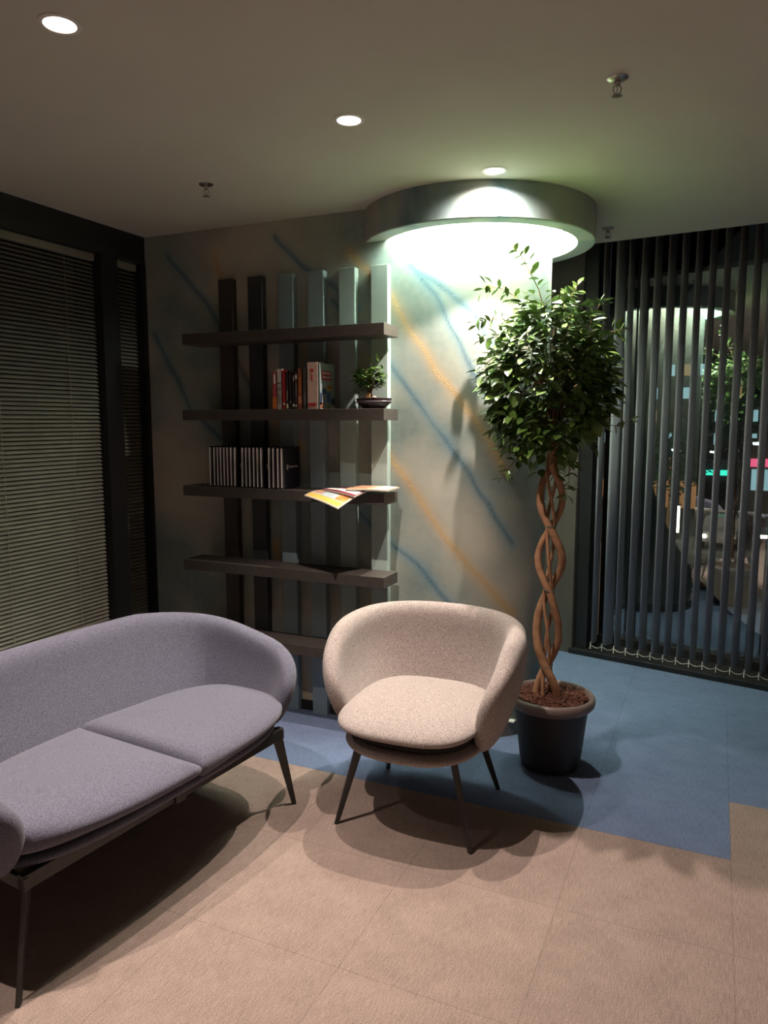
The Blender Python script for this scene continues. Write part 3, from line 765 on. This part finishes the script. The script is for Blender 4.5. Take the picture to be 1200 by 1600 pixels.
# sofa (local x along its length, front = -y)
so_ = thing('sofa', 'two seat slate purple sofa with a wraparound back, standing before the venetian blinds', 'sofa', (-1.755, 1.813, 0), radians(84))
SA = .655
shell('backrest', MAT['sofa_fabric'], so_,
      lambda b: .585+.065*sin(pi/2*min(1, b*1.3)),
      lambda b: .26+.088*sin(pi/2*b), 3.3,
      lambda b: 114.8-(12*((b-.55)/.45)**2 if b > .55 else 8*((.55-b)/.55)**2),
      .315, lambda t: .745-.125*max(0, min(1, (t-.80)/1.0))**1.25, .085, na=90, ea=26, eb=9)
def half_outline(sign, A, B, n, c0):
    # outline of one seat: half of a long superellipse cut straight at the middle seam, seen from its own centre
    def f(a):
        dx, dy = cos(a), sin(a); lo, hi = 0, 2
        for _ in range(40):
            md = (lo+hi)/2; x = c0+dx*md; y = dy*md
            inside = (x > .002) and (abs(x/A)**n+abs(y/B)**n < 1)
            if inside: lo = md
            else: hi = md
        return (sign*dx*lo, dy*lo)
    return f
for sg in (-1, 1):
    c0 = .29
    kf = (lambda a, sg=sg: 5+27*max(0, -sg*cos(a))**4)
    cushion('seat_cushion', MAT['sofa_fabric'], so_, half_outline(sg, .593, .288, 3.0, c0), (sg*c0, -.050), .417, .040, .050, kf=kf, crown=.014, n=128)
cushion('seat_base', MAT['sofa_fabric'], so_, sup(.585, .258, 3.6), (0, -.018), .342, .022, .024, kf=lambda a: 14, crown=0)
cushion('seat_gap_shade', MAT['under'], so_, sup(.55, .25, 4), (0, -.03), .372, .012, .010, kf=lambda a: 20, crown=0)  # same painted gap shade below the sofa cushions
m = MB(); m.box((-.545,-.232,.285),(.545,-.205,.328)); m.box((-.545,.195,.285),(.545,.225,.328))
for x in (-.545, .53): m.box((x,-.235,.285),(x+.015,.225,.322))
m.build('under_frame', MAT['steel'], so_, bevel=.002)
MB().box((-.02,-.242,.282),(.02,.225,.318)).build('centre_bracket', MAT['steel'], so_, bevel=.003)
for sx in (-1, 1):
    leg('leg', (sx*.520, -.215, .318), (sx*.588, -.245, 0), .042, .018, MAT['steel'], so_)
    leg('leg', (sx*.520, .205, .318), (sx*.588, .245, 0), .042, .018, MAT['steel'], so_)

# ------------------------------------------------------------ potted ficus
fx, fy = -.600, 3.130
pl = thing('potted_ficus', 'tall fig tree with braided trunk and leafy crown in a dark pot by the column', 'potted plant', (fx, fy, 0))
m = MB(); m.lathe([(.112, 0), (.122, .004), (.126, .03), (.131, .034), (.157, .270), (.159, .285), (.153, .285), (.149, .25), (.0001, .25)], 72)
m.build('pot', MAT['pot'], pl, smooth=True)
m = MB(); m.lathe([(.156, .272), (.174, .275), (.183, .285), (.187, .300), (.185, .314), (.178, .323), (.170, .325), (.163, .318), (.158, .285)], 72, close=True)
m.build('rim', MAT['pot_rim'], pl, smooth=True)
m = MB(); m.lathe([(.163, .302), (.11, .312), (.05, .318), (.0001, .320)], 40); rnd = random.Random(3)
for k in range(700):
    r = .152*sqrt(rnd.random()); a = rnd.uniform(0, 2*pi); s = rnd.uniform(.004, .010)
    Mx = Matrix.Translation((r*cos(a), r*sin(a), .314+.004*rnd.random()+.006*(1-r/.155))) @ Matrix.Rotation(rnd.uniform(0,6), 4, 'Z') @ Matrix.Rotation(rnd.uniform(-.8,.8), 4, 'X')
    m.box((-s, -s*.6, -s*.3), (s, s*.6, s*.3), Mx)
tag(m.build('bark_mulch', MAT['soil'], pl), kind='stuff')
ZK = [.12, .45, .785, 1.060, 1.315]
def phase(z):
    for k in range(len(ZK)-1):
        if z <= ZK[k+1]: return pi*(k+(z-ZK[k])/(ZK[k+1]-ZK[k]))
    return pi*(len(ZK)-1)
for si, (off, amp, r0, amy) in enumerate(((0, .047, .0170, .024), (pi, .044, .0150, .024), (pi/2, .014, .0075, .030), (-pi/2, .016, .0070, .030))):
    pts = []; rr = []
    z = .305
    while z < 1.42:
        p = phase(z)+off; q = abs(sin(phase(z)))
        jx = .003*sin(z*23+si*2)
        pts.append((-.022+amp*1.08*sin(p)*(1 if si < 2 else 1)+jx+.010*(z-.3)*0, -.010+amy*cos(p)*(1 if si < 2 else .9), z))
        rr.append(r0*(1.12-.22*(z-.3)+.05*sin(z*50+si)*.4)); z += .018
    MB().tube(pts, rr, 12).build('trunk', MAT['bark'], pl, smooth=True)
for z, dx in ((.45, 0), (.785, 0), (1.060, 0)):
    m = MB(); pts = [(-.022+.022*cos(a), -.010+.040*sin(a), z+.004*sin(2*a)) for a in [2*pi*k/20 for k in range(21)]]
    m.tube(pts, .0032, 6).build('tie', MAT['tie'], pl, smooth=True)
# crown
rnd = random.Random(21)
tw = MB(); lf = MB()
CC = Vector((-.050, -.01, 1.655))
def crown_r(dirv):
    n_ = 1+.22*mnoise.noise(Vector(dirv)*2.3+Vector((5,2,1)))
    return Vector((dirv[0]*.265*n_, dirv[1]*.255*n_, dirv[2]*(.355 if dirv[2] > 0 else .345)*n_))
def add_leaf(p, d, L_=None):
    if math.hypot(p[0]+fx-CX, p[1]+fy-CY) < CR+.075: return
    L_ = L_ or rnd.uniform(.044, .068)
    up = Vector((rnd.uniform(-.5,.5), rnd.uniform(-.5,.5), 1))
    leafmesh(lf, p, d, up, L_, L_*rnd.uniform(.48, .60), fold=rnd.uniform(.1,.35), curl=rnd.uniform(.05,.3))
for k in range(120):
    a = rnd.uniform(0, 2*pi); zz = rnd.uniform(-.9, 1); s_ = sqrt(1-zz*zz)
    e = CC+crown_r((cos(a)*s_, sin(a)*s_, zz))*rnd.uniform(.75, 1.02)
    if math.hypot(e.x+fx-CX, e.y+fy-CY) < CR+.04: continue
    st = Vector((-.022, -.01, 1.34+.30*rnd.random()))
    md = st.lerp(e, .5)+Vector((0, 0, .05))
    tw.tube([st, md, e], [.004, .0025, .001], 5)
    for q in range(9):
        f = rnd.uniform(.45, 1); p = st.lerp(md, f*2) if f < .5 else md.lerp(e, f*2-1)
        dd = Vector((cos(a)+rnd.uniform(-.8,.8), sin(a)+rnd.uniform(-.8,.8), rnd.uniform(-.7,.35))); add_leaf(p, dd)
for k in range(1750):
    a = rnd.uniform(0, 2*pi); zz = rnd.uniform(-1, 1); s_ = sqrt(1-zz*zz)
    r = rnd.uniform(.55, 1.0)**.6
    p = CC+crown_r((cos(a)*s_, sin(a)*s_, zz))*r
    if zz < -.6 and rnd.random() < .5: continue
    dd = Vector((cos(a)+rnd.uniform(-.9,.9), sin(a)+rnd.uniform(-.9,.9), zz*.5+rnd.uniform(-.9,.3))); add_leaf(p, dd)
def wisp(pts, n, sz=.042):
    pts = [Vector(p) for p in pts]; tw.tube(pts, [.003-.002*i/(len(pts)-1) for i in range(len(pts))], 5)
    n = int(n*2.3)
    for k in range(n):
        f = (k+.6)/n*(len(pts)-1); i = min(int(f), len(pts)-2); p = pts[i].lerp(pts[i+1], f-i)+Vector((rnd.uniform(-.02,.02), rnd.uniform(-.03,.03), rnd.uniform(-.02,.02))); t = (pts[i+1]-pts[i]).normalized()
        sd = t.cross(Vector((0, -1, .2))).normalized()*(1 if k % 2 else -1)
        add_leaf(p, t*.6+sd+Vector((0, rnd.uniform(-.4,.4), rnd.uniform(-.2,.3))), sz*rnd.uniform(.8,1.15))
    add_leaf(pts[-1], (pts[-1]-pts[-2]), sz)
wisp([(-.07,0,1.94),(-.10,0,2.04),(-.14,-.01,2.12),(-.175,-.01,2.18),(-.195,-.01,2.205)], 11, .042)
wisp([(-.14,0,1.94),(-.20,-.02,2.02),(-.27,-.03,2.06),(-.33,-.03,2.055)], 10, .042)
wisp([(-.17,0,1.88),(-.25,-.02,1.93),(-.31,-.03,1.925),(-.355,-.03,1.905)], 9, .042)
wisp([(-.18,0,1.82),(-.27,-.02,1.855),(-.33,-.03,1.84)], 7, .042)
wisp([(-.18,0,1.76),(-.27,-.02,1.79),(-.33,-.03,1.77)], 6, .042)
wisp([(-.16,0,1.62),(-.25,-.03,1.64),(-.30,-.04,1.635)], 6, .042)
wisp([(-.12,0,1.40),(-.18,-.03,1.33),(-.225,-.05,1.265)], 9, .038)
wisp([(.0,0,1.95),(.04,-.01,2.01),(.060,-.01,2.045)], 7, .038)
wisp([(.10,0,1.87),(.14,-.01,1.94),(.15,-.01,1.97)], 7, .04)
wisp([(.12,0,1.80),(.19,-.02,1.85),(.235,-.02,1.86)], 7, .04)
wisp([(.12,0,1.52),(.19,-.01,1.485),(.24,-.02,1.48),(.285,-.02,1.505)], 4, .042)
wisp([(.02,0,1.42),(.05,-.02,1.32),(.05,-.02,1.25),(.040,-.02,1.20)], 7, .042)
wisp([(-.02,0,1.40),(.0,-.03,1.31),(.01,-.03,1.28)], 5, .038)
tw.build('branches', MAT['twig'], pl, smooth=True)
lf.build('foliage', MAT['leaf'], pl)

# ------------------------------------------------------------ the town outside
GZ = -4.6
g = MB().box((-70, 5.6, GZ-.2), (60, 110, GZ)).build('ground', MAT['asphalt']); struct(g)
def building(name, label, x0, x1, y, z1, mat, wins, depth=10):
    t = thing(name, label, 'building', ((x0+x1)/2, y+depth/2, GZ))
    MB().box((x0-(x0+x1)/2, -depth/2, 0), (x1-(x0+x1)/2, depth/2, z1-GZ)).build('walls', mat, t)
    for (x, z, w_, h, mm) in wins:
        f = MB().box((x-w_/2-(x0+x1)/2, -depth/2-.08, z-h/2-GZ), (x+w_/2-(x0+x1)/2, -depth/2+.02, z+h/2-GZ)).build('window', mm, t)
    return t
rnd = random.Random(9)
def grid(x0, x1, z0, z1, dx, dz, p_lit, w_=.9, h=1.3):
    out = []; x = x0
    while x < x1:
        z = z0
        while z < z1:
            q = rnd.random(); mm = MAT['gap_glass']
            if q < p_lit: mm = MAT['lit_cool']
            elif q < p_lit*1.5: mm = MAT['lit_warm']
            out.append((x, z, w_, h, mm)); z += dz
        x += dx
    return out
building('apartment_building', 'dark apartment block with scattered cool lit windows beyond the blind', -4.6, 3.4, 55, 14, MAT['facade'], grid(-4.1, 3.2, .3, 6.5, 1.05, 1.55, .30, .50, .75))
building('apartment_building', 'wide shadowy block at the left of the street behind the tree crown', -16, -5.2, 62, 9, MAT['facade2'], grid(-15.4, -5.6, .2, 8.4, 1.5, 1.8, .12, .6, .8))
building('shop_row', 'low row of shops glowing orange at street level', -11, -1.2, 50, -1.2, MAT['facade2'], [(-10+1.75*k, -3.1, 1.35, 1.7, MAT['shop']) for k in range(6)], 3)
building('shop_row', 'shop at the right with a red lit sign over a pale window', 1.6, 5.2, 51, .4, MAT['facade2'], [(2.9, -2.1, 1.6, 1.3, MAT['lit_cool']), (2.9, -1.05, 1.9, .5, MAT['sign_red'])], 3)
building('shop_row', 'shop in the middle with a long green lit sign', -1.1, 1.5, 51.5, -.9, MAT['facade'], [(.15, -1.75, 2.2, .34, MAT['sign_green']), (.1, -2.9, 2.2, 1.2, MAT['gap_glass'])], 3)
def street_lamp(x, y, h, label):
    t = thing('street_lamp', label, 'street lamp', (x, y, GZ), 0, 'street lamps outside')
    MB().tube([(0,0,0),(0,0,h),(.3,0,h+.25),(.75,0,h+.28)], [.08,.05,.04,.04], 8).build('post', MAT['facade2'], t, smooth=True)
    MB().box((.6, -.10, h+.17), (1.0, .10, h+.27)).build('lamp_head', MAT['lamp_cool'], t, bevel=.02)
    return t
for x, y, h, l in ((-8.0, 38, 3.9, 'street lamp at the far left of the window view'), (-5.9, 36, 4.2, 'street lamp second from the left outside'),
                   (-3.9, 38, 4.3, 'street lamp in the middle of the window view'), (-2.6, 40, 4.45, 'street lamp just left of the green sign'),
                   (-7.0, 44, 4.0, 'small distant street lamp between the two leftmost ones'), (-4.9, 46, 4.5, 'small distant street lamp left of the pylon'),
                   (-.9, 49.5, 4.0, 'small distant street lamp above the green sign'), (2.3, 44, 4.6, 'street lamp at the far right of the window view'),
                   (.9, 36.5, 4.9, 'street lamp at the right near the red sign')): street_lamp(x, y, h, l)
py = thing('lit_pylon', 'tall white lit pylon glowing at street level beyond the blind', 'lit sign', (-1.75, 41, GZ))
MB().box((-.22,-.12,0),(.22,.12,.35)).build('plinth', MAT['facade2'], py); MB().box((-.22,-.12,.35),(.22,.12,1.75)).build('light_panel', MAT['pylon'], py, bevel=.02); MB().box((-.26,-.14,1.75),(.26,.14,1.85)).build('cap', MAT['facade2'], py)
def car(x, y, rz, mat, label):
    t = thing('car', label, 'car', (x, y, GZ), rz, 'cars in the street outside')
    prof = [(-2.1,.35),(-2.12,.75),(-1.95,.92),(-1.45,.98),(-1.0,1.42),(.55,1.45),(1.15,1.0),(1.95,.88),(2.1,.65),(2.08,.35)]
    MB().prism(prof, -.82, .82).build('body', mat, t, bevel=.08)
    MB().prism([(-1.30,1.0),(-.93,1.36),(.50,1.39),(1.0,1.01)], -.835, .835).build('window_glass', MAT['gap_glass'], t)
    for wx in (-1.35, 1.35):
        for s in (-1, 1):
            m = MB(); m.tube([(wx, s*.68, .32), (wx, s*.86, .32)], .32, 20); m.build('wheel', MAT['tyre'], t)
    for s in (-.6, .6): MB().box((2.05, s-.14, .60), (2.14, s+.14, .74)).build('headlight', MAT['headlight'], t)
for a in ((-6.6, 47, radians(-80), MAT['car_dark'], 'dark car with headlights on at the left of the street'), (-3.6, 45, radians(-95), MAT['car_silver'], 'silver car with headlights on near the lit pylon'),
          (.6, 40, radians(-100), MAT['car_white'], 'white car facing the window under the green sign'), (2.7, 41, radians(-85), MAT['car_dark'], 'dark car at the right end of the street'), (-5.0, 40, radians(-97), MAT['car_dark'], 'dark car in front of the orange shops')): car(*a)
def street_tree(x, y, h, label):
    t = thing('street_tree', label, 'tree', (x, y, GZ), 0)
    MB().tube([(0,0,0),(.1,0,h*.45),(0,.1,h*.75)], [.16,.12,.05], 8).build('trunk', MAT['twig'], t, smooth=True)
    m = MB(); rn = random.Random(int(h*10))
    for k in range(700):
        a = rn.uniform(0, 2*pi); zz = rn.uniform(-1, 1); r = rn.uniform(.4, 1)
        p = Vector((cos(a)*sqrt(1-zz*zz)*1.5, sin(a)*sqrt(1-zz*zz)*1.5, zz*1.7))*r+Vector((0, 0, h*.75))
        leafmesh(m, p, Vector((cos(a), sin(a), rn.uniform(-.5,.5))), Vector((0,0,1)), .32, .2)
    m.build('foliage', MAT['tree'], t)
street_tree(-1.7, 33, 6.2, 'street tree standing before the apartment block')
sl = street_lamp(-9.5, 27, 6.6, 'added unseen lamp post at the left, a fill light for the street ground')  # unseen post added to hold a warm fill light for the ground
ld = bpy.data.lights.new('street_fill', 'POINT'); ld.energy = 5000; ld.color = (1,.72,.50); ld.shadow_soft_size = .08
lo = bpy.data.objects.new('street_fill', ld); COL.objects.link(lo); lo.parent = sl; lo.location = (.8, 0, 6.6)

# empty pitfalls: rename parts of the setting consistently
for o in list(bpy.data.objects):
    if o.parent is None and 'kind' not in o and 'label' not in o and o.type == 'MESH': o['kind'] = 'structure'
